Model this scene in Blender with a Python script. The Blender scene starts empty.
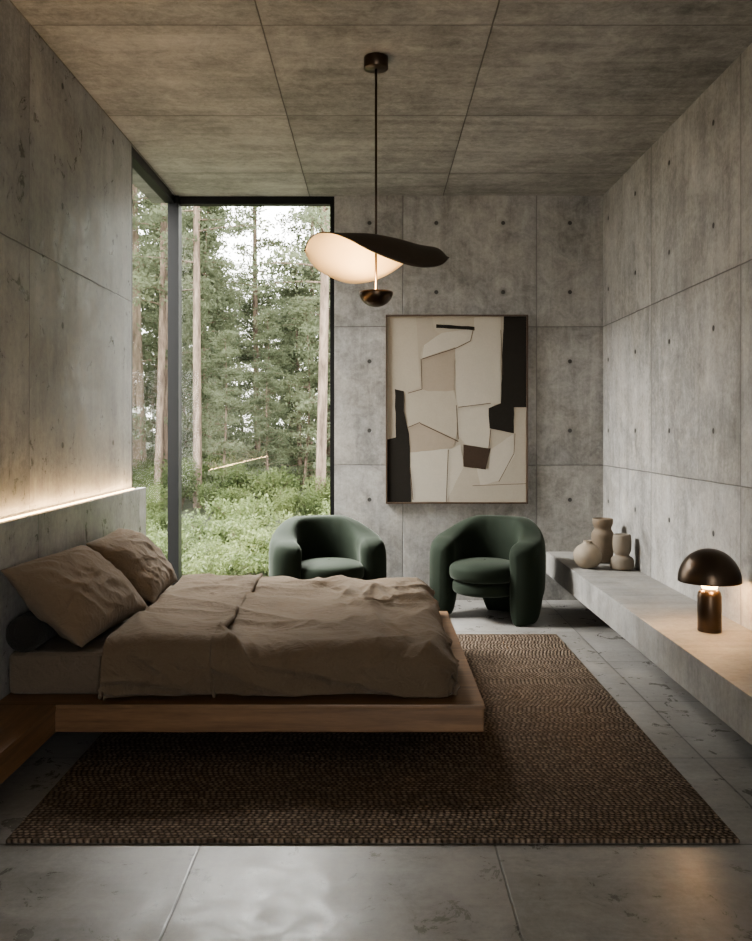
import bpy, bmesh, math, random
import numpy as np
from mathutils import Vector, noise, Matrix
from mathutils.geometry import tessellate_polygon
random.seed(7); rng=np.random.default_rng(7)
S=bpy.context.scene
C=bpy.context.collection

# ------------------------------------------------------------ room constants
XL,XR=-1.645,1.878
YB=7.41; YF=-1.6
H=3.33
CAMZ=1.4

# ------------------------------------------------------------ node helpers
class NT:
    def __init__(s,name):
        s.m=bpy.data.materials.new(name); s.m.use_nodes=True
        s.t=s.m.node_tree; s.n=s.t.nodes; s.l=s.t.links
        s.b=s.n['Principled BSDF']; s.out=s.n['Material Output']
        g=s.n.new('ShaderNodeNewGeometry'); s.geo=g; s.pos=g.outputs['Position']
        tc=s.n.new('ShaderNodeTexCoord'); s.obj=tc.outputs['Object']
    def _in(s,sock,v):
        if hasattr(v,'is_linked') or isinstance(v,bpy.types.NodeSocket): s.l.new(v,sock)
        else: sock.default_value=v
    def math(s,op,a,b=0.0,c=None,clamp=False):
        n=s.n.new('ShaderNodeMath'); n.operation=op; n.use_clamp=clamp
        s._in(n.inputs[0],a); s._in(n.inputs[1],b)
        if c is not None: s._in(n.inputs[2],c)
        return n.outputs[0]
    def mapr(s,v,a,b,c=0.0,d=1.0,smooth=True):
        n=s.n.new('ShaderNodeMapRange'); n.interpolation_type='SMOOTHSTEP' if smooth else 'LINEAR'
        s._in(n.inputs[0],v)
        for i,x in enumerate((a,b,c,d)): n.inputs[i+1].default_value=x
        return n.outputs[0]
    def sep(s,v):
        n=s.n.new('ShaderNodeSeparateXYZ'); s.l.new(v,n.inputs[0]); return n.outputs
    def comb(s,x,y,z):
        n=s.n.new('ShaderNodeCombineXYZ')
        for i,q in enumerate((x,y,z)): s._in(n.inputs[i],q)
        return n.outputs[0]
    def scale(s,v,sc,loc=(0,0,0)):
        n=s.n.new('ShaderNodeMapping'); s.l.new(v,n.inputs[0]); n.inputs['Scale'].default_value=sc; n.inputs['Location'].default_value=loc
        return n.outputs[0]
    def noise(s,v,sc,det=4,rough=.55,dist=0.0):
        n=s.n.new('ShaderNodeTexNoise'); s.l.new(v,n.inputs['Vector'])
        n.inputs['Scale'].default_value=sc; n.inputs['Detail'].default_value=det
        n.inputs['Roughness'].default_value=rough; n.inputs['Distortion'].default_value=dist
        return n.outputs['Fac']
    def vor(s,v,sc,feat='F1',rand=1.0):
        n=s.n.new('ShaderNodeTexVoronoi'); n.feature=feat; s.l.new(v,n.inputs['Vector'])
        n.inputs['Scale'].default_value=sc; n.inputs['Randomness'].default_value=rand
        return n.outputs
    def white(s,v):
        n=s.n.new('ShaderNodeTexWhiteNoise'); s.l.new(v,n.inputs['Vector']); return n.outputs['Value']
    def ramp(s,f,stops):
        n=s.n.new('ShaderNodeValToRGB'); s.l.new(f,n.inputs[0]); e=n.color_ramp.elements
        while len(e)<len(stops): e.new(0.5)
        for i,(p,c) in enumerate(stops):
            e[i].position=p; e[i].color=(*c,1)
        return n.outputs[0]
    def mix(s,f,a,b,mode='MIX'):
        n=s.n.new('ShaderNodeMix'); n.data_type='RGBA'; n.blend_type=mode
        s._in(n.inputs[0],f)
        for k,v in ((6,a),(7,b)):
            if isinstance(v,tuple): n.inputs[k].default_value=(*v,1) if len(v)==3 else v
            else: s.l.new(v,n.inputs[k])
        return n.outputs[2]
    def bump(s,h,st=.3,dist=.01):
        n=s.n.new('ShaderNodeBump'); s.l.new(h,n.inputs['Height']); n.inputs['Strength'].default_value=st
        n.inputs['Distance'].default_value=dist; s.l.new(n.outputs[0],s.b.inputs['Normal']); return n
    def set(s,col=None,rough=None,metal=None,spec=None,**k):
        if col is not None: s._in(s.b.inputs['Base Color'],(*col,1) if isinstance(col,tuple) else col)
        if rough is not None: s._in(s.b.inputs['Roughness'],rough)
        if metal is not None: s.b.inputs['Metallic'].default_value=metal
        if spec is not None: s.b.inputs['Specular IOR Level'].default_value=spec
        for q,v in k.items():
            s._in(s.b.inputs[q.replace('_',' ')],v)
        return s.m

def concrete(name,ua,va,u0,du,v0,dv,tone=1.0,holes=True,streak='v',tint=(1,1,1),rough=(.45,.75),seamw=.004,contrast=1.0,bumpst=.5,seamk=.7,umax=None,warm=.3):
    t=NT(name); xyz=t.sep(t.pos); u=xyz[ua]; v=xyz[va]
    P=t.comb(u,v,0.0)
    def cell(x,x0,d):
        a=t.math('DIVIDE',t.math('SUBTRACT',x,x0),d)
        dist=t.math('MULTIPLY',t.math('ABSOLUTE',t.math('SUBTRACT',a,t.math('ROUND',a))),d)
        return dist,t.math('FLOOR',a)
    wob=t.math('MULTIPLY',t.math('SUBTRACT',t.noise(t.pos,6,3),.5),.006)
    uw=t.math('ADD',u,wob); vw=t.math('ADD',v,wob)
    if umax is not None: uw=t.math('MINIMUM',uw,umax)
    du_,cu=cell(uw,u0,du); dv_,cv=cell(vw,v0,dv)
    seam=t.math('MINIMUM',du_,dv_)
    sm=t.mapr(seam,seamw*.4,seamw*1.4,1,0)
    halo=t.mapr(seam,0,.05,1,0)
    pv=t.white(t.comb(cu,cv,3.3))
    off=t.comb(t.math('MULTIPLY',pv,7.0),t.math('MULTIPLY',pv,3.0),0.0)
    vm=t.n.new('ShaderNodeVectorMath'); vm.operation='ADD'; t.l.new(t.pos,vm.inputs[0]); t.l.new(off,vm.inputs[1]); Q=vm.outputs[0]
    big=t.noise(Q,1.3,8,.66,.5)
    mid=t.noise(Q,6.5,9,.74,.8)
    sc=(7,.8,1) if streak=='v' else (.7,7,1)
    st=t.noise(t.scale(P,sc),1.0,7,.65,.5)
    fine=t.noise(t.pos,32,6,.8)
    f=t.math('ADD',t.math('MULTIPLY',big,.26),t.math('MULTIPLY',mid,.34))
    f=t.math('ADD',f,t.math('MULTIPLY',st,.20)); f=t.math('ADD',f,t.math('MULTIPLY',fine,.20))
    f=t.math('ADD',f,t.math('MULTIPLY',t.math('SUBTRACT',pv,.5),.05))
    k=tone; m0=.285
    def c(a):
        a=m0+(a-m0)*contrast
        return tuple(a*k*x for x in tint)
    col=t.ramp(f,[(.38,c(.11)),(.45,c(.205)),(.50,c(.285)),(.56,c(.37)),(.63,c(.46))])
    wc=t.mapr(t.noise(Q,2.4,5,.6),.4,.62)
    col=t.mix(t.math('MULTIPLY',wc,warm),col,(1.0,.94,.84),'MULTIPLY')
    pore=t.mapr(t.vor(t.pos,24)[0],.0,.12,1,0)
    pm=t.math('MULTIPLY',pore,t.mapr(t.noise(t.pos,3,2),.46,.60))
    col=t.mix(t.math('MULTIPLY',pm,.65*contrast),col,c(.06))
    stain=t.mapr(t.noise(t.scale(Q,(1,1,1)),3.0,9,.80,1.6),.55,.70)
    col=t.mix(t.math('MULTIPLY',stain,.34*contrast),col,c(.12))
    hl=t.noise(t.scale(P,(2,90,1) if streak=='h' else (90,2,1)),1.0,3,.6)
    col=t.mix(t.math('MULTIPLY',t.mapr(hl,.55,.75),.25*contrast),col,c(.13))
    col=t.mix(t.math('MULTIPLY',halo,.18),col,c(.14))
    col=t.mix(t.math('MULTIPLY',sm,seamk),col,tuple(.05*k*x for x in tint))
    hgt=t.math('SUBTRACT',t.math('MULTIPLY',f,.5),t.math('MULTIPLY',sm,.8))
    hgt=t.math('SUBTRACT',hgt,t.math('MULTIPLY',pm,.35))
    if holes:
        hu,_=cell(u,u0+du/4,du/2); hv,_=cell(v,v0+dv/4,dv/2)
        d=t.math('SQRT',t.math('ADD',t.math('MULTIPLY',hu,hu),t.math('MULTIPLY',hv,hv)))
        hm=t.mapr(d,.014,.019,1,0); rg=t.mapr(d,.019,.050,1,0)
        col=t.mix(t.math('MULTIPLY',rg,.28),col,c(.12))
        col=t.mix(t.math('MULTIPLY',hm,.85),col,(.022,.021,.018))
        hgt=t.math('SUBTRACT',hgt,hm)
    t.bump(hgt,bumpst,.012)
    return t.set(col,t.mapr(mid,.35,.65,rough[0],rough[1]),spec=.4)

TI=(1.0,.972,.92)
M={}
M['back']=concrete('concrete_back',0,2,.23,1.1,1.11,1.14,1.05,tint=TI,seamk=.5,contrast=.85)
M['left']=concrete('concrete_left',1,2,4.28,1.83,1.005,1.26,1.05,tint=TI,rough=(.26,.52),contrast=1.0)
M['right']=concrete('concrete_right',1,2,6.12,1.5,1.11,1.14,1.2,tint=TI,seamk=.6,contrast=.9)
M['ceil']=concrete('concrete_ceiling',0,1,.56,1.1,4.29,1.235,1.02,holes=False,streak='h',tint=(1,.978,.935),rough=(.5,.8),umax=1.1,warm=.1)
M['bench']=concrete('concrete_bench',1,2,-3,40,-3,40,1.05,holes=False,tint=TI,contrast=.7)
M['floor']=concrete('floor_tile',0,1,.405,.995,3.04,.80,.85,holes=False,streak='h',tint=(1,.965,.91),rough=(.26,.44),seamw=.004,contrast=.7,bumpst=.15)

def simple(name,col,rough=.5,metal=0,var=.1,sc=8,bump=0,**k):
    t=NT(name); n=t.noise(t.obj,sc,5)
    c=t.mix(n,tuple(x*(1-var) for x in col),tuple(min(1,x*(1+var)) for x in col))
    if bump: t.bump(t.noise(t.obj,sc*8,4),bump,.005)
    return t.set(c,rough,metal,**k)

def wood(name,ax,c1,c2):
    t=NT(name); sc=[14,14,14]; sc[ax]=.9
    p=t.scale(t.pos,tuple(sc))
    n=t.noise(p,2.2,8,.62,.5); f=t.noise(t.scale(t.pos,tuple(1.5*x if i!=ax else 2 for i,x in enumerate(sc))),8,4)
    c=t.ramp(t.math('ADD',t.math('MULTIPLY',n,.75),t.math('MULTIPLY',f,.25)),[(.3,c1),(.7,c2)])
    t.bump(n,.15,.004)
    return t.set(c,.42)
M['wood']=wood('oak_x',0,(.10,.054,.026),(.24,.138,.072))
M['woody']=wood('oak_y',1,(.10,.054,.026),(.24,.138,.072))
M['frame']=wood('walnut_frame',2,(.05,.03,.018),(.11,.068,.04))
M['black']=simple('black_metal',(.014,.014,.014),.4,.6)
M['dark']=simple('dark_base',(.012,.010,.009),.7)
M['bronze']=simple('dark_bronze',(.075,.054,.038),.33,.85,.2)
M['shade_out']=simple('shade_bronze',(.06,.045,.034),.5,.3,.2,30)
M['shade_in']=simple('shade_cream',(.80,.66,.46),.6,0,.06,10)
M['vase_a']=simple('ceramic_cream',(.27,.225,.17),.75,0,.15,14,.2)
M['vase_b']=simple('ceramic_taupe',(.15,.115,.08),.8,0,.2,14,.25)
M['vase_c']=simple('ceramic_grey',(.18,.15,.115),.8,0,.15,14,.25)

def linen(name,c1,c2):
    t=NT(name)
    n=t.noise(t.pos,5,5)
    wv=t.noise(t.scale(t.pos,(500,90,500)),1,2); wv2=t.noise(t.scale(t.pos,(90,500,200)),1,2)
    w=t.math('ADD',wv,wv2)
    c=t.mix(t.math('ADD',t.math('MULTIPLY',n,.6),t.math('MULTIPLY',t.math('SUBTRACT',w,.6),.5),clamp=True),c1,c2)
    cr=t.noise(t.pos,13,5,.6,1.4)
    t.bump(t.math('ADD',t.math('MULTIPLY',w,.12),t.math('MULTIPLY',cr,1.0)),.75,.02)
    return t.set(c,.9,spec=.12,Sheen_Weight=.10)
M['duvet']=linen('linen_taupe',(.118,.087,.058),(.165,.124,.085))
M['pillow']=linen('linen_pillow',(.145,.107,.073),(.20,.15,.104))
M['sheet']=linen('linen_sheet',(.125,.097,.072),(.165,.13,.098))
M['bolster']=linen('linen_charcoal',(.022,.020,.018),(.035,.032,.028))

t=NT('green_velvet'); n=t.noise(t.obj,5,4); n2=t.noise(t.obj,160,2)
t.bump(n2,.12,.003)
M['velvet']=t.set(t.mix(n,(.013,.018,.0122),(.021,.0285,.0195)),.8,spec=.12,Sheen_Weight=.26,Sheen_Roughness=.4,Sheen_Tint=(.48,.52,.45,1))

# rug : chunky woven rows
t=NT('jute_rug'); xyz=t.sep(t.pos)
wx=t.math('MULTIPLY',t.math('SUBTRACT',t.noise(t.pos,7,3),.5),.016)
ux=t.math('DIVIDE',t.math('ADD',xyz[0],wx),.022); uy=t.math('DIVIDE',t.math('ADD',xyz[1],wx),.019)
row=t.math('FLOOR',uy)
ux=t.math('ADD',ux,t.math('MULTIPLY',t.white(t.comb(row,1.0,1.0)),1.0))
fx=t.math('SUBTRACT',t.math('FRACT',ux),.5); fy=t.math('SUBTRACT',t.math('FRACT',uy),.5)
d=t.math('SQRT',t.math('ADD',t.math('MULTIPLY',fx,fx),t.math('MULTIPLY',fy,fy)))
knot=t.mapr(d,.15,.68,1,0)
rnd=t.white(t.comb(t.math('FLOOR',ux),row,0.0))
fib=t.noise(t.pos,120,3)
base=t.ramp(rnd,[(0,(.16,.122,.09)),(.5,(.225,.173,.13)),(1,(.31,.24,.183))])
base=t.mix(t.math('MULTIPLY',fib,.35),base,(.10,.073,.052))
col=t.mix(knot,(.048,.036,.027),base)
t.bump(t.math('ADD',knot,t.math('MULTIPLY',fib,.3)),1.0,.015)
M['rug']=t.set(col,.95,spec=.1)

def emis(name,col,st):
    t=NT(name); t.b.inputs['Emission Color'].default_value=(*col,1); t.b.inputs['Emission Strength'].default_value=st
    return t.set(col,.5)
M['led']=emis('led_warm',(1,.66,.34),6)
M['glow']=emis('frosted_glow',(1,.64,.30),5)

# glass (single sheet, schlick reflectance)
t=NT('window_glass')
tr=t.n.new('ShaderNodeBsdfTransparent'); gl=t.n.new('ShaderNodeBsdfGlossy'); gl.inputs['Roughness'].default_value=.01
dp=t.n.new('ShaderNodeVectorMath'); dp.operation='DOT_PRODUCT'; t.l.new(t.geo.outputs['Incoming'],dp.inputs[0]); t.l.new(t.geo.outputs['Normal'],dp.inputs[1])
c1=t.math('SUBTRACT',1.0,t.math('ABSOLUTE',dp.outputs['Value'])); f5=t.math('POWER',c1,5.0)
F=t.math('ADD',.045,t.math('MULTIPLY',f5,.6))
mx=t.n.new('ShaderNodeMixShader'); tr.inputs[0].default_value=(.98,.985,.975,1)
t.l.new(F,mx.inputs[0]); t.l.new(tr.outputs[0],mx.inputs[1]); t.l.new(gl.outputs[0],mx.inputs[2]); t.l.new(mx.outputs[0],t.out.inputs[0])
M['glass']=t.m

# ------------------------------------------------------------ mesh helpers
def mesh(name,vs,fs,mats,smooth=False,parent=None,fm=None):
    me=bpy.data.meshes.new(name); me.from_pydata([tuple(v) for v in vs],[],fs); me.update()
    for m in (mats if isinstance(mats,(list,tuple)) else [mats]): me.materials.append(m)
    o=bpy.data.objects.new(name,me); C.objects.link(o)
    if smooth:
        for p in me.polygons: p.use_smooth=True
    if fm:
        for i,p in enumerate(me.polygons): p.material_index=fm[i]
    if parent: o.parent=parent
    return o
def box(name,lo,hi,mat,bevel=0,parent=None,seg=2):
    bm=bmesh.new(); bmesh.ops.create_cube(bm,size=1)
    for v in bm.verts:
        v.co=Vector([lo[i]+(hi[i]-lo[i])*(v.co[i]+.5) for i in range(3)])
    if bevel: bmesh.ops.bevel(bm,geom=bm.edges[:],offset=bevel,segments=seg,affect='EDGES',profile=.7)
    me=bpy.data.meshes.new(name); bm.to_mesh(me); bm.free(); me.materials.append(mat)
    o=bpy.data.objects.new(name,me); C.objects.link(o)
    if parent: o.parent=parent
    return o
def empty(name,loc=(0,0,0),rz=0):
    o=bpy.data.objects.new(name,None); C.objects.link(o); o.location=loc; o.rotation_euler[2]=rz; o.empty_display_size=.1
    return o
def grid_faces(nu,nv,wrapu=False,wrapv=False,flip=False,off=0):
    f=[]
    for i in range(nu if wrapu else nu-1):
        for j in range(nv if wrapv else nv-1):
            a=i*nv+j; b=((i+1)%nu)*nv+j; c=((i+1)%nu)*nv+(j+1)%nv; d=i*nv+(j+1)%nv
            q=(a+off,b+off,c+off,d+off)
            f.append(q[::-1] if flip else q)
    return f
def lathe(name,prof,mat,parent=None,loc=(0,0,0),n=48,sub=0):
    vs=[];fs=[]
    for i in range(n):
        a=2*math.pi*i/n
        for r,z in prof: vs.append((max(r,1e-4)*math.cos(a),max(r,1e-4)*math.sin(a),z))
    fs=grid_faces(n,len(prof),wrapu=True)
    o=mesh(name,vs,fs,mat,True,parent); o.location=loc
    bm=bmesh.new(); bm.from_mesh(o.data); bmesh.ops.remove_doubles(bm,verts=bm.verts,dist=3e-4); bmesh.ops.recalc_face_normals(bm,faces=bm.faces); bm.to_mesh(o.data); bm.free()
    return o

# ------------------------------------------------------------ ROOM
T=.25
YW=6.08           # left wall window start
XW=-.335          # back window right edge
ZW=3.285
box('floor',(XL-T,YF-T,-.2),(XR+T,YB+T,0),M['floor'])
box('ceiling',(XL-T,YF-T,H),(XR+T,YB+T,H+.25),M['ceil'])
box('wall_right',(XR,YF-T,0),(XR+T,YB+T,H),M['right'])
box('wall_left',(XL-T,YF-T,0),(XL,YW,H),M['left'])
box('wall_back',(XW,YB,0),(XR,YB+T,H),M['back'])
# unseen wall added behind the camera to cut ambient light, with a tall opening
wf=empty('wall_front_added')
box('panel_left',(XL,YF-T,0),(-.2,YF,H),M['back'],0,wf)
box('panel_right',(1.3,YF-T,0),(XR,YF,H),M['back'],0,wf)
box('lintel',(-.2,YF-T,2.5),(1.3,YF,H),M['back'],0,wf)
# headboard half wall with light ledge
XH=-1.602
box('wall_headboard',(XL+.0005,1.2,0),(XH,6.3,1.0),M['left'],bevel=.004)
led=box('led_strip',(XL+.004,1.3,1.0008),(XL+.014,6.1,1.006),M['led'])
al=bpy.data.lights.new('ledge_light','AREA'); al.shape='RECTANGLE'; al.size=.02; al.size_y=4.75; al.energy=12; al.color=(1,.66,.34)
ao=bpy.data.objects.new('ledge_light',al); C.objects.link(ao); ao.location=(XL+.028,3.72,1.010)
ao.rotation_euler=(math.pi,math.radians(12),0)

# windows (black frames)
w1=empty('window_1',(0,0,0))
yy=YB+.02
def fb(n,lo,hi,p): return box(n,lo,hi,M['black'],.003,p)
fb('frame_top',(XL,yy,ZW-.02),(XW,yy+.08,H-.002),w1)
fb('frame_bottom',(XL,yy,.0),(XW,yy+.08,.05),w1)
fb('frame_right',(XW-.035,yy-.01,.05),(XW-.001,yy+.08,ZW-.02),w1)
fb('corner_post',(XL-.06,yy-.03,.0),(XL+.03,yy+.09,H-.002),w1)
mesh('glass_pane',[(XL+.02,yy+.04,.05),(XW-.03,yy+.04,.05),(XW-.03,yy+.04,ZW-.02),(XL+.02,yy+.04,ZW-.02)],[(0,1,2,3)],M['glass'],parent=w1)
w2=empty('window_2',(0,0,0))
fb('frame_top',(XL-.08,YW,ZW-.02),(XL-.005,yy-.03,H-.002),w2)
fb('frame_bottom',(XL-.08,YW,.0),(XL-.005,yy-.03,.05),w2)
fb('frame_side',(XL-.08,YW+.001,.05),(XL-.005,YW+.045,ZW-.02),w2)
mesh('glass_pane',[(XL-.045,YW+.04,.05),(XL-.045,yy-.03,.05),(XL-.045,yy-.03,ZW-.02),(XL-.045,YW+.04,ZW-.02)],[(0,1,2,3)],M['glass'],parent=w2)

# floating bench with a recessed plinth
BX=1.409
be=empty('concrete_bench')
box('slab',(BX,-.5,.22),(XR-.0005,YB-.0005,.40),M['bench'],.004,be)
box('recessed_plinth',(1.74,-.4,.0005),(XR-.0005,YB-.0005,.2205),M['bench'],0,be)

# rug
rg=box('area_rug',(-1.25,3.045,.0005),(1.235,6.12,.014),M['rug'],.006)

# ------------------------------------------------------------ BED
bed=empty('platform_bed')
PX0,PX1,PY0,PY1=XH+.002,.457,3.78,5.73
box('platform',(PX0,PY0,.13),(PX1,PY1,.245),M['wood'],.006,bed)
box('platform_top_edge',(PX0,PY0-.004,.228),(PX1+.004,PY1,.2475),M['wood'],.004,bed)
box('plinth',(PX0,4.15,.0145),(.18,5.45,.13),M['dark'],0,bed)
box('mattress',(PX0+.005,3.90,.2476),(.31,5.62,.435),M['sheet'],.05,bed,seg=5)
box('side_shelf_top',(XH+.002,2.75,.228),(-1.336,3.775,.2475),M['woody'],.003,bed)
box('side_shelf_body',(XH+.002,2.753,.13),(-1.340,3.775,.2285),M['woody'],.003,bed)

def smooth01(x): x=max(0,min(1,x)); return x*x*(3-2*x)
def ridge(p,k=3):
    n=noise.noise(p)
    return (1-min(1,math.sqrt(n*n*4.8+.004)-.063))**k
def wrap(t,lim,r):
    s=t-(lim-r)
    if s<=0: return t,0.0
    q=r*math.pi/2
    if s<q:
        a=s/r; return lim-r+r*math.sin(a), r*(1-math.cos(a))
    return lim, r+(s-q)
def duvet(name,x0,x1,ztop,zbot,amp,seed,foot=True,y0=3.865,y1=5.66,nx=200,ny=250,r=.075,edge=.02):
    drop=ztop-zbot; ext=drop-r+r*math.pi/2-r
    L=x1-x0+(ext if foot else 0)
    cy=(y0+y1)/2; hw=(y1-y0)/2
    W=hw+ext
    pts=[]
    for i in range(nx):
        u=i/(nx-1); tx=x0+u*L
        for j in range(ny):
            v=-1+2*j/(ny-1); ty=abs(v)*W
            if foot: X,dx=wrap(tx,x1,r)
            else: X,dx=tx,0
            Yr,dy=wrap(ty,hw,r)
            d=max(dx,dy) if min(dx,dy)<1e-6 else min(drop,(dx**3+dy**3)**(1/3))
            sg=1 if v>0 else -1
            q=Vector((tx,sg*ty,0))
            wv=Vector((noise.noise(q*2.1+Vector((seed,0,0))),noise.noise(q*2.1+Vector((0,seed,5))),0))*.30
            p=q+wv
            big=noise.noise(Vector((p.x*2.0,p.y*1.5,seed)))
            n2=noise.noise(Vector((p.x*4.2+p.y*1.5,p.y*3.2,seed+40)))
            n3=noise.noise(Vector((p.x*8.0-p.y*2,p.y*7.0,seed+50)))
            msk=.35+.65*smooth01(.5+1.3*noise.noise(Vector((p.x*1.5,p.y*1.5,seed+30))))
            r1=ridge(Vector((p.x*1.6+p.y*1.0,p.y*.9-p.x*.5,seed+3)),3)
            r2=ridge(Vector((p.x*3.2-p.y*1.8,p.y*2.4+p.x*.8,seed+9)),3)
            r3=ridge(Vector((p.x*7+p.y*3,p.y*5-p.x,seed+13)),2)
            h=amp*(.8*big+.50*n2+.20*n3+.70*r1+.70*r2*msk+.28*r3*msk)-amp*.55
            t_out=0
            if d>0:
                dn=min(1,d/drop)
                along=(tx if dy>dx else ty*sg)
                fold=noise.noise(Vector((along*4.5+.8*big,seed+2,d*1.5)))
                fold2=ridge(Vector((along*6.0+d*3,seed+6,d*4.0)),2)
                fold3=ridge(Vector((along*2.8-d*8,seed+16,d*4.0)),3)
                t_out=dn*(.030*fold)+.022*math.sin(dn*math.pi)+min(1,dn*2.5)*(.014*fold2+.020*fold3)
            Z=ztop-d+h*(1-min(1,d/drop)*.8)
            if d>.9*drop: Z+= .006*noise.noise(Vector((tx*6,ty*6,seed)))
            ox=t_out if dx>0 and foot else 0; oy=t_out if dy>0 else 0
            if dx>r*.5 and dy>r*.5: ox-=.03; oy-=.03
            XX=X+ox + (0.014*noise.noise(Vector((ty*sg*2.5,seed,1))) if u<.03 or not foot else 0)
            if i==0: Z-=edge
            if not foot and i==nx-1: Z-=edge
            pts.append((XX,cy+sg*(Yr+oy),max(Z,.252)))
    o=mesh(name,pts,grid_faces(nx,ny),M['duvet'],True,bed)
    s=o.modifiers.new('s','SOLIDIFY'); s.thickness=.012; s.offset=-1
    return o
duvet('duvet',-1.16,.322,.466,.262,.042,2.0)
duvet('duvet_fold',-1.17,-.70,.497,.268,.027,7.7,foot=False,y0=3.852,y1=5.675,nx=80,edge=.03)

def pillow(name,a,b,th,loc,rot,mat,seed,parent=None):
    n=60; pts=[];fs=[]
    for side in (1,-1):
        for i in range(n):
            u=-1+2*i/(n-1)
            for j in range(n):
                v=-1+2*j/(n-1)
                e=max(0,(1-abs(u)**2.4))**.6*max(0,(1-abs(v)**2.4))**.6
                x=u*a*(1-.06*(1-v*v)*abs(u)**3) ; y=v*b*(1-.09*(1-u*u)*abs(v)**3)
                q=Vector((u*1.2,v*1.4,seed+side))
                q=q+Vector((noise.noise(q*1.3),noise.noise(q*1.3+Vector((9,0,0))),0))*.3
                w=.022*noise.noise(q*1.6)+.011*noise.noise(q*3.6)
                w+=ridge(Vector((q.x*.9+q.y*.6,q.y*.8-q.x*.5,seed)),2)*.014
                w+=ridge(Vector((q.x*2.0-q.y*1.3,q.y*1.2+q.x*.6,seed+4)),3)*.010
                ang=math.atan2(v,u); rr=max(abs(u),abs(v))
                w+=.008*ridge(Vector((ang*2.6,seed+2,rr*.8)),2)*smooth01((rr-.35)/.4)
                z=side*(th*e*(1+.12*noise.noise(q*.8))+w*e)
                pts.append((x,y,z))
    fs=grid_faces(n,n)+grid_faces(n,n,flip=True,off=n*n)
    o=mesh(name,pts,fs,mat,True,parent)
    bm=bmesh.new(); bm.from_mesh(o.data); bmesh.ops.remove_doubles(bm,verts=bm.verts,dist=1e-4); bm.to_mesh(o.data); bm.free()
    m=o.modifiers.new('s','SUBSURF'); m.levels=1; m.render_levels=1
    o.location=loc; o.rotation_euler=rot
    return o
pillow('pillow',.245,.43,.115,(-1.385,4.25,.640),(0,math.radians(42),math.radians(-5)),M['pillow'],1.0)
pillow('pillow',.245,.38,.11,(-1.365,5.12,.640),(0,math.radians(42),math.radians(3)),M['pillow'],5.0)
prof=[(0,-.62),(.06,-.62),(.070,-.61),(.078,-.59)]+[(.080,-.55+1.1*i/8) for i in range(9)]+[(.078,.59),(.070,.61),(.06,.62),(0,.62)]
b=lathe('bolster_pillow',prof,M['bolster'],loc=(-1.518,4.48,.516)); b.rotation_euler=(math.radians(90),0,0)

# ------------------------------------------------------------ ARMCHAIRS
def armchair(loc,rz):
    e=empty('armchair',loc,rz)
    N=110; K=40; R=.325; ST=.17
    arcL=R*math.pi/2; TOT=arcL+ST
    pts=[]
    for i in range(N):
        s=-TOT+2*TOT*i/(N-1); sg=1 if s>=0 else -1; sa=abs(s)
        if sa<=arcL:
            th=s/R; cx,cy=R*math.sin(th),R*math.cos(th); nx_,ny_=math.sin(th),math.cos(th)
        else:
            q=sa-arcL; bend=.35*(q/ST)**2*.10
            cx,cy=sg*(R-bend),-q; nx_,ny_=sg,0
        dist=TOT-sa
        ee=min(1,dist/.10); rs=math.sqrt(max(0,1-(1-ee)**2))
        et=min(1,dist/.20); rt=math.sqrt(max(0,1-(1-et)**2))
        a=sa/TOT
        ztop=.735-.135*smooth01((a-.22)/.6)
        ztop-=.10*(1-rt)
        leg=max(smooth01((sa-arcL*.93)/.09), 1-smooth01((a-.16)/.12))
        zbot=.15*(1-leg)
        tk=.15+.05*smooth01((a-.3)/.5)
        tk*=max(.04,rs)
        for k in range(K):
            ph=2*math.pi*k/K
            c_,s_=math.cos(ph),math.sin(ph)
            px=math.copysign(abs(c_)**.62,c_); pz=math.copysign(abs(s_)**.42,s_)
            z=(ztop+zbot)/2+(ztop-zbot)/2*pz
            lean=.03*(z-.35)*(1-a)
            inner=(-.02*smooth01((z-.4)/.2) if px<0 else 0)
            r=tk/2*px+lean+inner
            pts.append(((cx+nx_*r)*1.04,cy+ny_*r,z))
    fs=grid_faces(N,K,wrapv=True)
    fs.append(tuple(range(K))); fs.append(tuple(range((N-1)*K,N*K))[::-1])
    o=mesh('shell',pts,fs,M['velvet'],True,e)
    bm=bmesh.new(); bm.from_mesh(o.data); bmesh.ops.recalc_face_normals(bm,faces=bm.faces); bm.to_mesh(o.data); bm.free()
    for nm,r0,z0,z1,cy,ex in (('seat_cushion',.262,.285,.425,-.035,.38),('seat_base',.25,.185,.30,-.01,.30)):
        pts=[];n1=56;n2=28
        for i in range(n1):
            A=2*math.pi*i/n1
            for j in range(n2):
                B=-math.pi/2+math.pi*j/(n2-1)
                cr=max(1e-4,math.cos(B))**ex; sz=math.copysign(abs(math.sin(B))**.6,math.sin(B))
                z=(z0+z1)/2+(z1-z0)/2*sz + (.018*(1-cr**2) if sz>0 and nm=='seat_cushion' else 0)
                pts.append((r0*cr*math.cos(A),cy+r0*cr*math.sin(A)*1.0,z))
        oo=mesh(nm,pts,grid_faces(n1,n2,wrapu=True),M['velvet'],True,e)
        bm=bmesh.new(); bm.from_mesh(oo.data); bmesh.ops.remove_doubles(bm,verts=bm.verts,dist=2e-4); bmesh.ops.recalc_face_normals(bm,faces=bm.faces); bm.to_mesh(oo.data); bm.free()
    return e
armchair((.83,6.70,0),math.radians(-30))
armchair((-.35,6.70,0),math.radians(18))

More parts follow.
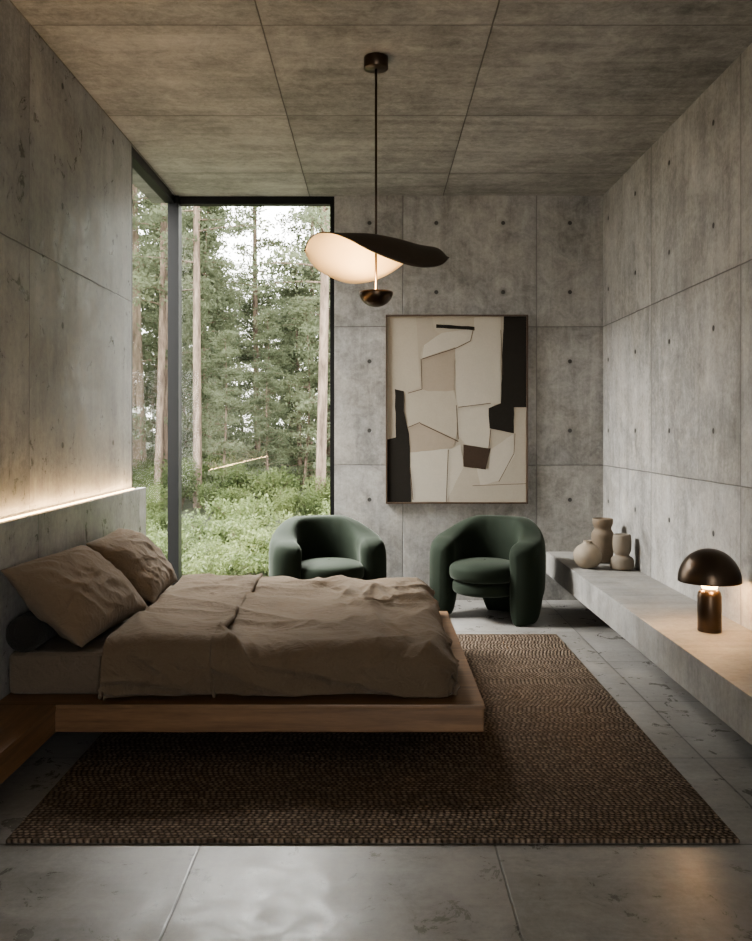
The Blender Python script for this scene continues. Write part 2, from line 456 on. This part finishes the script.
# ------------------------------------------------------------ PAINTING
pa=empty('framed_painting')
px0,px1,pz0,pz1=.088,1.255,.795,2.345
yq=YB-.001
fwid=.012
box('frame_left',(px0,yq-.04,pz0),(px0+fwid,yq,pz1),M['frame'],.002,pa)
box('frame_right',(px1-fwid,yq-.04,pz0),(px1,yq,pz1),M['frame'],.002,pa)
box('frame_top',(px0+fwid,yq-.04,pz1-fwid),(px1-fwid,yq,pz1),M['frame'],.002,pa)
box('frame_bottom',(px0+fwid,yq-.04,pz0),(px1-fwid,yq,pz0+fwid),M['frame'],.002,pa)
def paint(name,col,v=.12):
    t=NT(name); n=t.noise(t.pos,9,7,.65,1.0); n2=t.noise(t.pos,70,3)
    c=t.mix(t.math('MULTIPLY',t.math('ADD',n,n2),.5),tuple(x*(1-v) for x in col),tuple(x*(1+v) for x in col))
    t.bump(t.math('ADD',n,n2),.3,.003); return t.set(c,.8,spec=.2)
Pm={'cream':paint('paint_cream',(.41,.37,.305)),'light':paint('paint_light',(.47,.435,.37)),'tan':paint('paint_tan',(.35,.30,.24)),
'grey':paint('paint_grey',(.38,.34,.28)),'black':paint('paint_black',(.024,.021,.017),.3),'brown':paint('paint_brown',(.06,.042,.03),.3),'line':paint('paint_line',(.12,.09,.065))}
box('canvas',(px0+fwid,yq-.022,pz0+fwid),(px1-fwid,yq-.001,pz1-fwid),Pm['cream'],0,pa)
def PU(u,v): return (px0+(px1-px0)*u/141.0, pz1-(pz1-pz0)*v/188.0)
layer=[0]
def poly(mat,pts,jit=.35):
    layer[0]+=1; y=yq-.0225-.0003*layer[0]
    out=[]
    n=len(pts)
    for i in range(n):
        a=pts[i];b_=pts[(i+1)%n]
        d=math.hypot(b_[0]-a[0],b_[1]-a[1]); m=max(1,int(d/6)) if jit else 1
        for k in range(m):
            f=k/m; u=a[0]+(b_[0]-a[0])*f; v=a[1]+(b_[1]-a[1])*f
            if k>0: u+=random.uniform(-jit,jit); v+=random.uniform(-jit,jit)
            u=min(max(u,1.6),139.4); v=min(max(v,1.6),186.4)
            out.append((u,v))
    vs=[(PU(u,v)[0],y,PU(u,v)[1]) for u,v in out]
    tris=tessellate_polygon([[Vector((p[0],p[2],0)) for p in vs]])
    me=bpy.data.meshes.new('paint_shape'); me.from_pydata(vs,[],[tuple(t_) for t_ in tris]); me.update(); me.materials.append(Pm[mat])
    for p in me.polygons:
        if p.normal.y>0: p.flip()
    o=bpy.data.objects.new('paint_shape_%d'%layer[0],me); C.objects.link(o); o.parent=pa
def line(pts,w=.7):
    for a,b_ in zip(pts[:-1],pts[1:]):
        dx,dy=b_[0]-a[0],b_[1]-a[1]; L=math.hypot(dx,dy); nx,ny=-dy/L*w/2,dx/L*w/2
        poly('line',[(a[0]+nx,a[1]+ny),(b_[0]+nx,b_[1]+ny),(b_[0]-nx,b_[1]-ny),(a[0]-nx,a[1]-ny)],0)
poly('grey',[(1,1),(46,1),(48,14),(56,22),(36,32),(34,44),(36,74),(22,78),(16,70),(1,72)])
poly('cream',[(2,2),(30,2),(32,34),(34,72),(24,76),(2,70)])
poly('light',[(56,18),(86,14),(84,26),(70,33),(36,44),(38,30)])
poly('tan',[(35,44),(69,32),(68,75),(50,78),(36,74)])
poly('light',[(88,2),(114,2),(114,88),(70,92),(69,34),(86,26)])
poly('light',[(70,88),(108,88),(104,114),(102,134),(80,129),(72,120)])
poly('cream',[(36,76),(68,76),(72,92),(70,124),(34,108),(22,114),(22,84)])
poly('tan',[(22,112),(34,107),(70,124),(66,133),(24,137)])
poly('light',[(24,137),(66,133),(74,129),(78,150),(60,186),(26,186)])
poly('cream',[(78,150),(102,153),(124,119),(139,92),(139,186),(60,186)])
poly('light',[(104,134),(126,119),(128,140),(112,165),(94,170),(90,152),(102,153)])
poly('black',[(117,1),(140,1),(140,92),(127,92),(127,118),(103,113),(102,93),(114,88)])
poly('black',[(50,9.5),(88,12),(88,15.5),(70,14),(50,13)])
poly('black',[(9,74),(18,76),(18,96),(23,118),(24,140),(25,187),(1,187),(1,124),(10,122)])
poly('brown',[(77,129),(104,133),(99,154),(77,151)])
line([(35,44),(36,74),(22,78)]); line([(36,44),(70,33),(84,26),(87,14)]); line([(72,92),(104,88)]); line([(34,108),(72,126)],.9)
line([(62,134),(60,186)]); line([(22,112),(34,107)]); line([(114,15),(116,60)],.6); line([(104,114),(102,134)]); line([(70,90),(72,124)])
line([(24,152),(27,184)],.9); line([(86,170),(139,168)],.5); line([(128,118),(127,138),(112,166)],.6)

# ------------------------------------------------------------ PENDANT
pd=empty('pendant_lamp'); PYd=4.66; sp=900/PYd; PXc=(376-375)/sp
lathe('ceiling_canopy',[(0,H-.001),(.062,H-.001),(.063,H-.006),(.063,H-.058),(.060,H-.062),(0,H-.062)],M['bronze'],pd,(PXc,PYd,0))
zb=CAMZ+(430-292)/sp
lathe('stem',[(0,zb-.05),(.006,zb-.05),(.006,H-.06),(0,H-.06)],M['bronze'],pd,(PXc,PYd,0),n=16)
pr=[(.088*math.sin(a),zb-.078*math.cos(a)) for a in np.linspace(0,math.pi/2,14)]
pr+=[(.080*math.sin(a),zb-.068*math.cos(a)) for a in np.linspace(math.pi/2,0,14)]
lathe('uplight_bowl',pr,M['bronze'],pd,(PXc,PYd,0))
lathe('bulb',[(.001,zb-.06),(.045,zb-.055),(.05,zb-.04),(.04,zb-.03),(.001,zb-.025)],M['glow'],pd,(PXc,PYd,0),n=24)
xs=[305,308,313,320,335,350,370,390,405,420,435,443,448]
Fy=[250,242,236,231.5,232,238,250,259,264,267,266,263,257]
My=[250,251,251,249,243,238,235,237,240,246,251,254,257]
By=[250,259,266,272,280,284,282,274,263,249,246,250,257]
us=np.linspace(0,1,90); nv=30; pts=[]
xq=376.5+71.5*np.sin((us-.5)*math.pi)
arr=[]
for ys in (Fy,My,By):
    a=np.interp(xq,xs,ys); k=np.ones(7)/7; ap=np.pad(a,3,mode='edge'); b2=np.convolve(ap,k,'valid'); b2[0]=a[0]; b2[-1]=a[-1]; arr.append(b2)
for i,x in enumerate(xq):
    w=.21*math.sqrt(max(0.0,1-((x-376.5)/72)**2))+.001
    F_,Mm,Bq=arr[0][i],arr[1][i],arr[2][i]
    for j in range(nv):
        v=-1+2*j/(nv-1)
        a2=(F_+Bq)/2-Mm; b2=(Bq-F_)/2
        yv=Mm+b2*v+a2*v*v
        Yd=PYd+v*w
        pts.append(((x-375)/sp,Yd,CAMZ+(430-yv)*Yd/900))
sh=mesh('wing_shade',pts,grid_faces(90,nv),[M['shade_out'],M['shade_in']],True,pd)
me=sh.data
up=sum(p.normal.z for p in me.polygons)>0
if not up: me.flip_normals()
sd=sh.modifiers.new('s','SOLIDIFY'); sd.thickness=.006; sd.offset=-1; sd.material_offset=1; sd.material_offset_rim=0
pl=bpy.data.lights.new('pendant_light','SPOT'); pl.energy=6; pl.spot_size=math.radians(150); pl.spot_blend=.5; pl.shadow_soft_size=.03; pl.color=(1,.66,.34)
plo=bpy.data.objects.new('pendant_light',pl); C.objects.link(plo); plo.location=(PXc-.02,PYd-.02,zb+.004); plo.rotation_euler=(math.pi,0,0)

# ------------------------------------------------------------ TABLE LAMP
tl=empty('table_lamp',(1.665,4.48,.4005))
lathe('base',[(0,0),(.056,0),(.058,.004),(.058,.175),(.052,.195),(.034,.21),(0,.212)],M['bronze'],tl)
lathe('diffuser_neck',[(0,.21),(.036,.211),(.048,.245),(.050,.28),(0,.285)],M['glow'],tl)
R0=.152
pr=[(R0*math.sin(a),.252+.158*math.cos(a)) for a in np.linspace(0,math.pi/2,20)]+[(R0,.246),(R0-.006,.246)]
pr+=[((R0-.006)*math.sin(a),.252+.150*math.cos(a)) for a in np.linspace(math.pi/2,0,20)]
lathe('dome_shade',pr,M['bronze'],tl)
for k,(lx,ly) in enumerate(((.0,-.085),(-.075,.045),(.075,.045))):
    q=bpy.data.lights.new('table_lamp_light','POINT'); q.energy=1.8; q.color=(1,.62,.31); q.shadow_soft_size=.022
    qo=bpy.data.objects.new('table_lamp_light',q); C.objects.link(qo); qo.location=(1.665+lx,4.48+ly,.4+.275)

# ------------------------------------------------------------ VASES
def sm(prof,n=60):
    ts=np.linspace(0,1,len(prof)); tq=np.linspace(0,1,n)
    r=np.interp(tq,ts,[p[0] for p in prof]); z=np.interp(tq,ts,[p[1] for p in prof])
    k=np.ones(5)/5; r2=np.convolve(np.pad(r,2,mode='edge'),k,'valid'); z2=np.convolve(np.pad(z,2,mode='edge'),k,'valid')
    r2[0]=0; r2[-1]=0; z2[0]=prof[0][1]; z2[-1]=prof[-1][1]
    return list(zip(r2,z2))
lathe('round_vase',sm([(0,0),(.05,0),(.085,.03),(.104,.08),(.098,.125),(.07,.16),(.038,.175),(.030,.190),(.034,.200),(.026,.200),(.022,.185),(.022,.14),(0,.12)]),M['vase_a'],loc=(1.54,6.52,.4005))
lathe('tall_vase',sm([(0,0),(.06,0),(.072,.03),(.084,.10),(.086,.17),(.086,.22),(.066,.245),(.060,.26),(.072,.285),(.078,.31),(.076,.335),(.066,.335),(.062,.30),(.05,.25),(.05,.12),(0,.11)]),M['vase_b'],loc=(1.715,6.78,.4005))
lathe('stacked_vase',sm([(0,0),(.070,0),(.082,.01),(.084,.05),(.080,.085),(.050,.098),(.050,.11),(.060,.125),(.066,.16),(.066,.215),(.062,.25),(.052,.255),(.046,.25),(.045,.23),(.038,.15),(0,.14)]),M['vase_c'],loc=(1.770,6.45,.4005))

# ------------------------------------------------------------ OUTSIDE
t=NT('forest_ground'); n=t.noise(t.pos,1.2,6); n2=t.noise(t.pos,14,5)
M['ground']=t.set(t.ramp(t.math('ADD',t.math('MULTIPLY',n,.5),t.math('MULTIPLY',n2,.5)),[(.35,(.016,.018,.009)),(.5,(.032,.038,.016)),(.65,(.06,.07,.028))]),.95)
def gz(x,y): return -.15+.03*(y-9)*(.5 if y>9 else 0)+.25*noise.noise(Vector((x*.2,y*.2,0)))*min(1,(y-7.6)/3)
gv=[];n1=60
for i in range(n1):
    for j in range(n1):
        x=-45+70*i/(n1-1); y=YB+T+.0+58*j/(n1-1)
        gv.append((x,y,gz(x,y)))
mesh('forest_ground',gv,grid_faces(n1,n1),M['ground'],True)
mesh('lawn',[(-45,-10,-.2),(XL-T-.01,-10,-.2),(XL-T-.01,YB+T,-.2),(-45,YB+T,-.2)],[(0,1,2,3)],M['ground'])

def leafmat(name,c1,c2,c3):
    t=NT(name); oi=t.n.new('ShaderNodeObjectInfo'); n=t.noise(t.pos,.9,3); n2=t.noise(t.pos,7,2)
    f=t.math('ADD',t.math('MULTIPLY',n,.5),t.math('ADD',t.math('MULTIPLY',n2,.35),t.math('MULTIPLY',oi.outputs['Random'],.15)))
    c=t.ramp(f,[(.3,c1),(.5,c2),(.7,c3)])
    t.set(c,.6,spec=.3)
    tl_=t.n.new('ShaderNodeBsdfTranslucent'); t.l.new(c,tl_.inputs[0]); mx=t.n.new('ShaderNodeMixShader'); mx.inputs[0].default_value=.5
    t.l.new(t.b.outputs[0],mx.inputs[1]); t.l.new(tl_.outputs[0],mx.inputs[2]); t.l.new(mx.outputs[0],t.out.inputs[0])
    return t.m
M['needle']=leafmat('pine_foliage',(.10,.118,.072),(.185,.21,.13),(.32,.35,.225))
M['leaf']=leafmat('shrub_foliage',(.07,.095,.04),(.13,.165,.07),(.24,.28,.125))
t=NT('bark'); n=t.noise(t.scale(t.obj,(9,9,1.6)),1.5,6,.65)
t.bump(n,.6,.03); M['bark']=t.set(t.ramp(n,[(.3,(.07,.05,.038)),(.5,(.19,.14,.105)),(.7,(.33,.25,.19))]),.9)

def leaves(cent,size,el,rg):
    n=len(cent)
    a=rg.normal(size=(n,3)); a/=np.linalg.norm(a,axis=1)[:,None]
    b=rg.normal(size=(n,3)); b-=a*(a*b).sum(1)[:,None]; b/=np.linalg.norm(b,axis=1)[:,None]
    s=size*rg.uniform(.6,1.4,size=(n,1))
    A=a*s*el; B=b*s
    return np.stack([cent-A,cent-B*.5,cent+A,cent+B*.5],1).reshape(-1,3)
def build(name,tv,tf,lv,lmat):
    nt=len(tv); nl=len(lv)//4
    me=bpy.data.meshes.new(name)
    V=np.concatenate([np.array(tv).reshape(-1,3),lv])
    F=list(tf)+[(nt+4*i,nt+4*i+1,nt+4*i+2,nt+4*i+3) for i in range(nl)]
    me.from_pydata(V.tolist(),[],F); me.materials.append(M['bark']); me.materials.append(lmat)
    mi=np.zeros(len(F),dtype=np.int32); mi[len(tf):]=1; me.polygons.foreach_set('material_index',mi)
    sm_=np.zeros(len(F),dtype=bool); sm_[:len(tf)]=True; me.polygons.foreach_set('use_smooth',sm_)
    me.update(); return me
def tube(path,rad,k,tv,tf):
    b0=len(tv)
    for i,(p,r) in enumerate(zip(path,rad)):
        d=Vector(path[min(i+1,len(path)-1)])-Vector(path[max(i-1,0)]); d.normalize()
        a=d.orthogonal().normalized() if abs(d.z)<.95 else Vector((1,0,0)); 
        a=(a-d*a.dot(d)).normalized(); c=d.cross(a)
        for j in range(k):
            q=2*math.pi*j/k; w=Vector(p)+a*(r*math.cos(q))+c*(r*math.sin(q)); tv.append(tuple(w))
    for i in range(len(path)-1):
        for j in range(k):
            tf.append((b0+i*k+j,b0+i*k+(j+1)%k,b0+(i+1)*k+(j+1)%k,b0+(i+1)*k+j))
def pine(seed,low,hh=15,nb=60,rad=.16,spread=1.9):
    rg=np.random.default_rng(seed); tv=[];tf=[]
    bend=rg.normal(size=2)*.25
    pth=[(bend[0]*math.sin(z/hh*3),bend[1]*math.sin(z/hh*2.5),z) for z in np.linspace(-.4,hh,14)]
    tube(pth,[rad*(1-.75*i/13) for i in range(14)],10,tv,tf)
    cs=[]
    for b_ in range(nb):
        z=low+(hh-low)*(b_/nb)**.9+rg.uniform(-.2,.2); a=rg.uniform(0,2*math.pi); L=spread*rg.uniform(.5,1.1)*(1-.6*(z-low)/(hh-low))
        bx,by=bend[0]*math.sin(z/hh*3),bend[1]*math.sin(z/hh*2.5)
        droop=rg.uniform(-.35,.15)
        bp=[(bx+math.cos(a)*L*s_,by+math.sin(a)*L*s_,z+droop*L*s_*s_+.15*L*s_) for s_ in (0,.35,.7,1)]
        tube(bp,[.03,.02,.012,.005],4,tv,tf)
        for s_ in np.linspace(.25,1.05,7):
            c0=np.array([bx+math.cos(a)*L*s_,by+math.sin(a)*L*s_,z+droop*L*s_*s_+.15*L*s_])
            cs.append(c0+rg.normal(size=(30,3))*np.array([.20,.20,.085])*(1.1 if s_<.9 else .8))
    cs=np.concatenate(cs)
    return build('pine_tree',tv,tf,leaves(cs,.055,1.0,rg),M['needle'])
def shrub(seed,rad=.7,hh=1.1,n=3800):
    rg=np.random.default_rng(seed); tv=[];tf=[]; cs=[]
    for b_ in range(26):
        a=rg.uniform(0,2*math.pi); L=rad*rg.uniform(.4,1); h_=hh*rg.uniform(.5,1.0)
        bp=[(0,0,-.1),(math.cos(a)*L*.4,math.sin(a)*L*.4,h_*.6),(math.cos(a)*L,math.sin(a)*L,h_)]
        tube(bp,[.012,.008,.004],4,tv,tf)
        for s_ in (.45,.65,.85,1.0):
            c0=np.array([math.cos(a)*L*s_,math.sin(a)*L*s_,h_*s_**.7])
            cs.append(c0+rg.normal(size=(n//104,3))*np.array([.13,.13,.09]))
    return build('shrub',tv,tf,leaves(np.concatenate(cs),.04,1.1,rg),M['leaf'])
pines=[pine(1,.8,nb=56),pine(2,2.2,rad=.13,nb=50),pine(3,1.0,14,66,.12,2.2),pine(4,4.8,17,40,.115,1.8),pine(5,.3,9,64,.08,1.7)]
shr=[shrub(11),shrub(12,.9,.9),shrub(13,.6,1.5)]
forest=empty('pine_forest')
def put(nm,me,x,y,sc,rz,sz=1):
    o=bpy.data.objects.new(nm,me); C.objects.link(o); o.location=(x,y,gz(x,y)); o.scale=(sc,sc,sc*sz); o.rotation_euler=(0,0,rz); o.parent=forest
for x,y,k,s_ in ((-.86,14,3,.75),(-3.25,16.5,3,.75),(-4.1,17.0,3,.75),(-6.2,19,3,1),(-4.9,21,3,1),(-1.3,22,3,.8),(-3.9,22,4,.8),
                 (-1.75,24,3,.75),(-3.25,25,3,.8),(-1.45,18,4,.45),(-2.9,17,4,.36),(-2.3,18.5,4,.42),(-3.6,19,4,.5),(-2.0,17,4,.30)):
    put('pine_tree',pines[k],x,y,s_,random.uniform(0,6))
cnt=0; placed=[]
while cnt<100:
    y=random.uniform(15.5,46); x=random.uniform(-.62*y,.22*y)
    if any((x-a)**2+(y-b_)**2<(1.15+.026*y)**2 for a,b_ in placed): continue
    gap=abs(x/y+.125)<.034+.8/y
    if y<20 and -.25<x/y<-.03: continue
    placed.append((x,y)); cnt+=1
    if gap:   # lower, younger trees below the bright opening in the canopy
        hwant=(1.4+.17*y)*random.uniform(.8,1.08); s_=random.uniform(.75,.95)
        put('pine_tree',pines[4],x,y,s_,random.uniform(0,6),hwant/(9*s_)); continue
    k=random.choice([0,1,2,2,4,4,0] if y>19 else [4,1,3])
    put('pine_tree',pines[k],x,y,random.uniform(.75,1.15)*(.6 if y<17 else 1),random.uniform(0,6))
for i in range(130):
    y=9.0+ (random.random()**1.1)*17; x=random.uniform(-.5*y,.12*y)
    put('shrub',shr[i%3],x,y,random.uniform(.4,.8)*(.6 if y<10.5 else .85),random.uniform(0,6))
for x,y,s_ in ((-1.5,8.7,.42),(-1.0,8.9,.40),(-1.9,8.9,.5),(-.6,8.8,.35),(-1.3,9.5,.55),(-1.8,9.9,.6),(-2.4,9.3,.55)):
    put('shrub',shr[1],x,y,s_,random.uniform(0,6))

# ------------------------------------------------------------ LIGHT
w=bpy.data.worlds.new('overcast_sky'); S.world=w; w.use_nodes=True
nt=w.node_tree; bg=nt.nodes['Background']; tc=nt.nodes.new('ShaderNodeTexCoord'); sp_=nt.nodes.new('ShaderNodeSeparateXYZ'); rp=nt.nodes.new('ShaderNodeValToRGB')
nt.links.new(tc.outputs['Generated'],sp_.inputs[0]); nt.links.new(sp_.outputs[2],rp.inputs[0]); nt.links.new(rp.outputs[0],bg.inputs[0])
rp.color_ramp.elements[0].color=(1,.985,.95,1); rp.color_ramp.elements[1].color=(.94,.96,.98,1)
bg.inputs[1].default_value=3.8
def area(nm,loc,target,sx,sy,en,col):
    l=bpy.data.lights.new(nm,'AREA'); l.shape='RECTANGLE'; l.size=sx; l.size_y=sy; l.energy=en; l.color=col
    o=bpy.data.objects.new(nm,l); C.objects.link(o); o.location=loc
    d=Vector(target)-Vector(loc); o.rotation_euler=d.to_track_quat('-Z','Y').to_euler()
area('fill_light_side',(-4.2,6.6,4.9),(.8,6.0,.8),2.6,2.0,820,(1,.98,.95))  # unseen lamp added outside the side window to brighten the room
area('fill_light_back',(-1.6,9.8,5.4),(.3,4.5,.3),3,1.5,780,(1,.98,.95))  # added fill lamp, out of view above the back window, boosts daylight indoors

# ------------------------------------------------------------ CAMERA
cd=bpy.data.cameras.new('camera'); co=bpy.data.objects.new('camera',cd); C.objects.link(co)
co.location=(0,0,CAMZ); co.rotation_euler=(math.radians(90),0,0)
cd.sensor_fit='AUTO'; cd.sensor_width=36; cd.lens=36*900/941; cd.shift_y=-40.5/941; cd.shift_x=1/941
cd.clip_start=.05; cd.clip_end=300
S.camera=co
S.view_settings.view_transform='AgX'
S.view_settings.look='AgX - Medium High Contrast'
S.view_settings.exposure=1.22
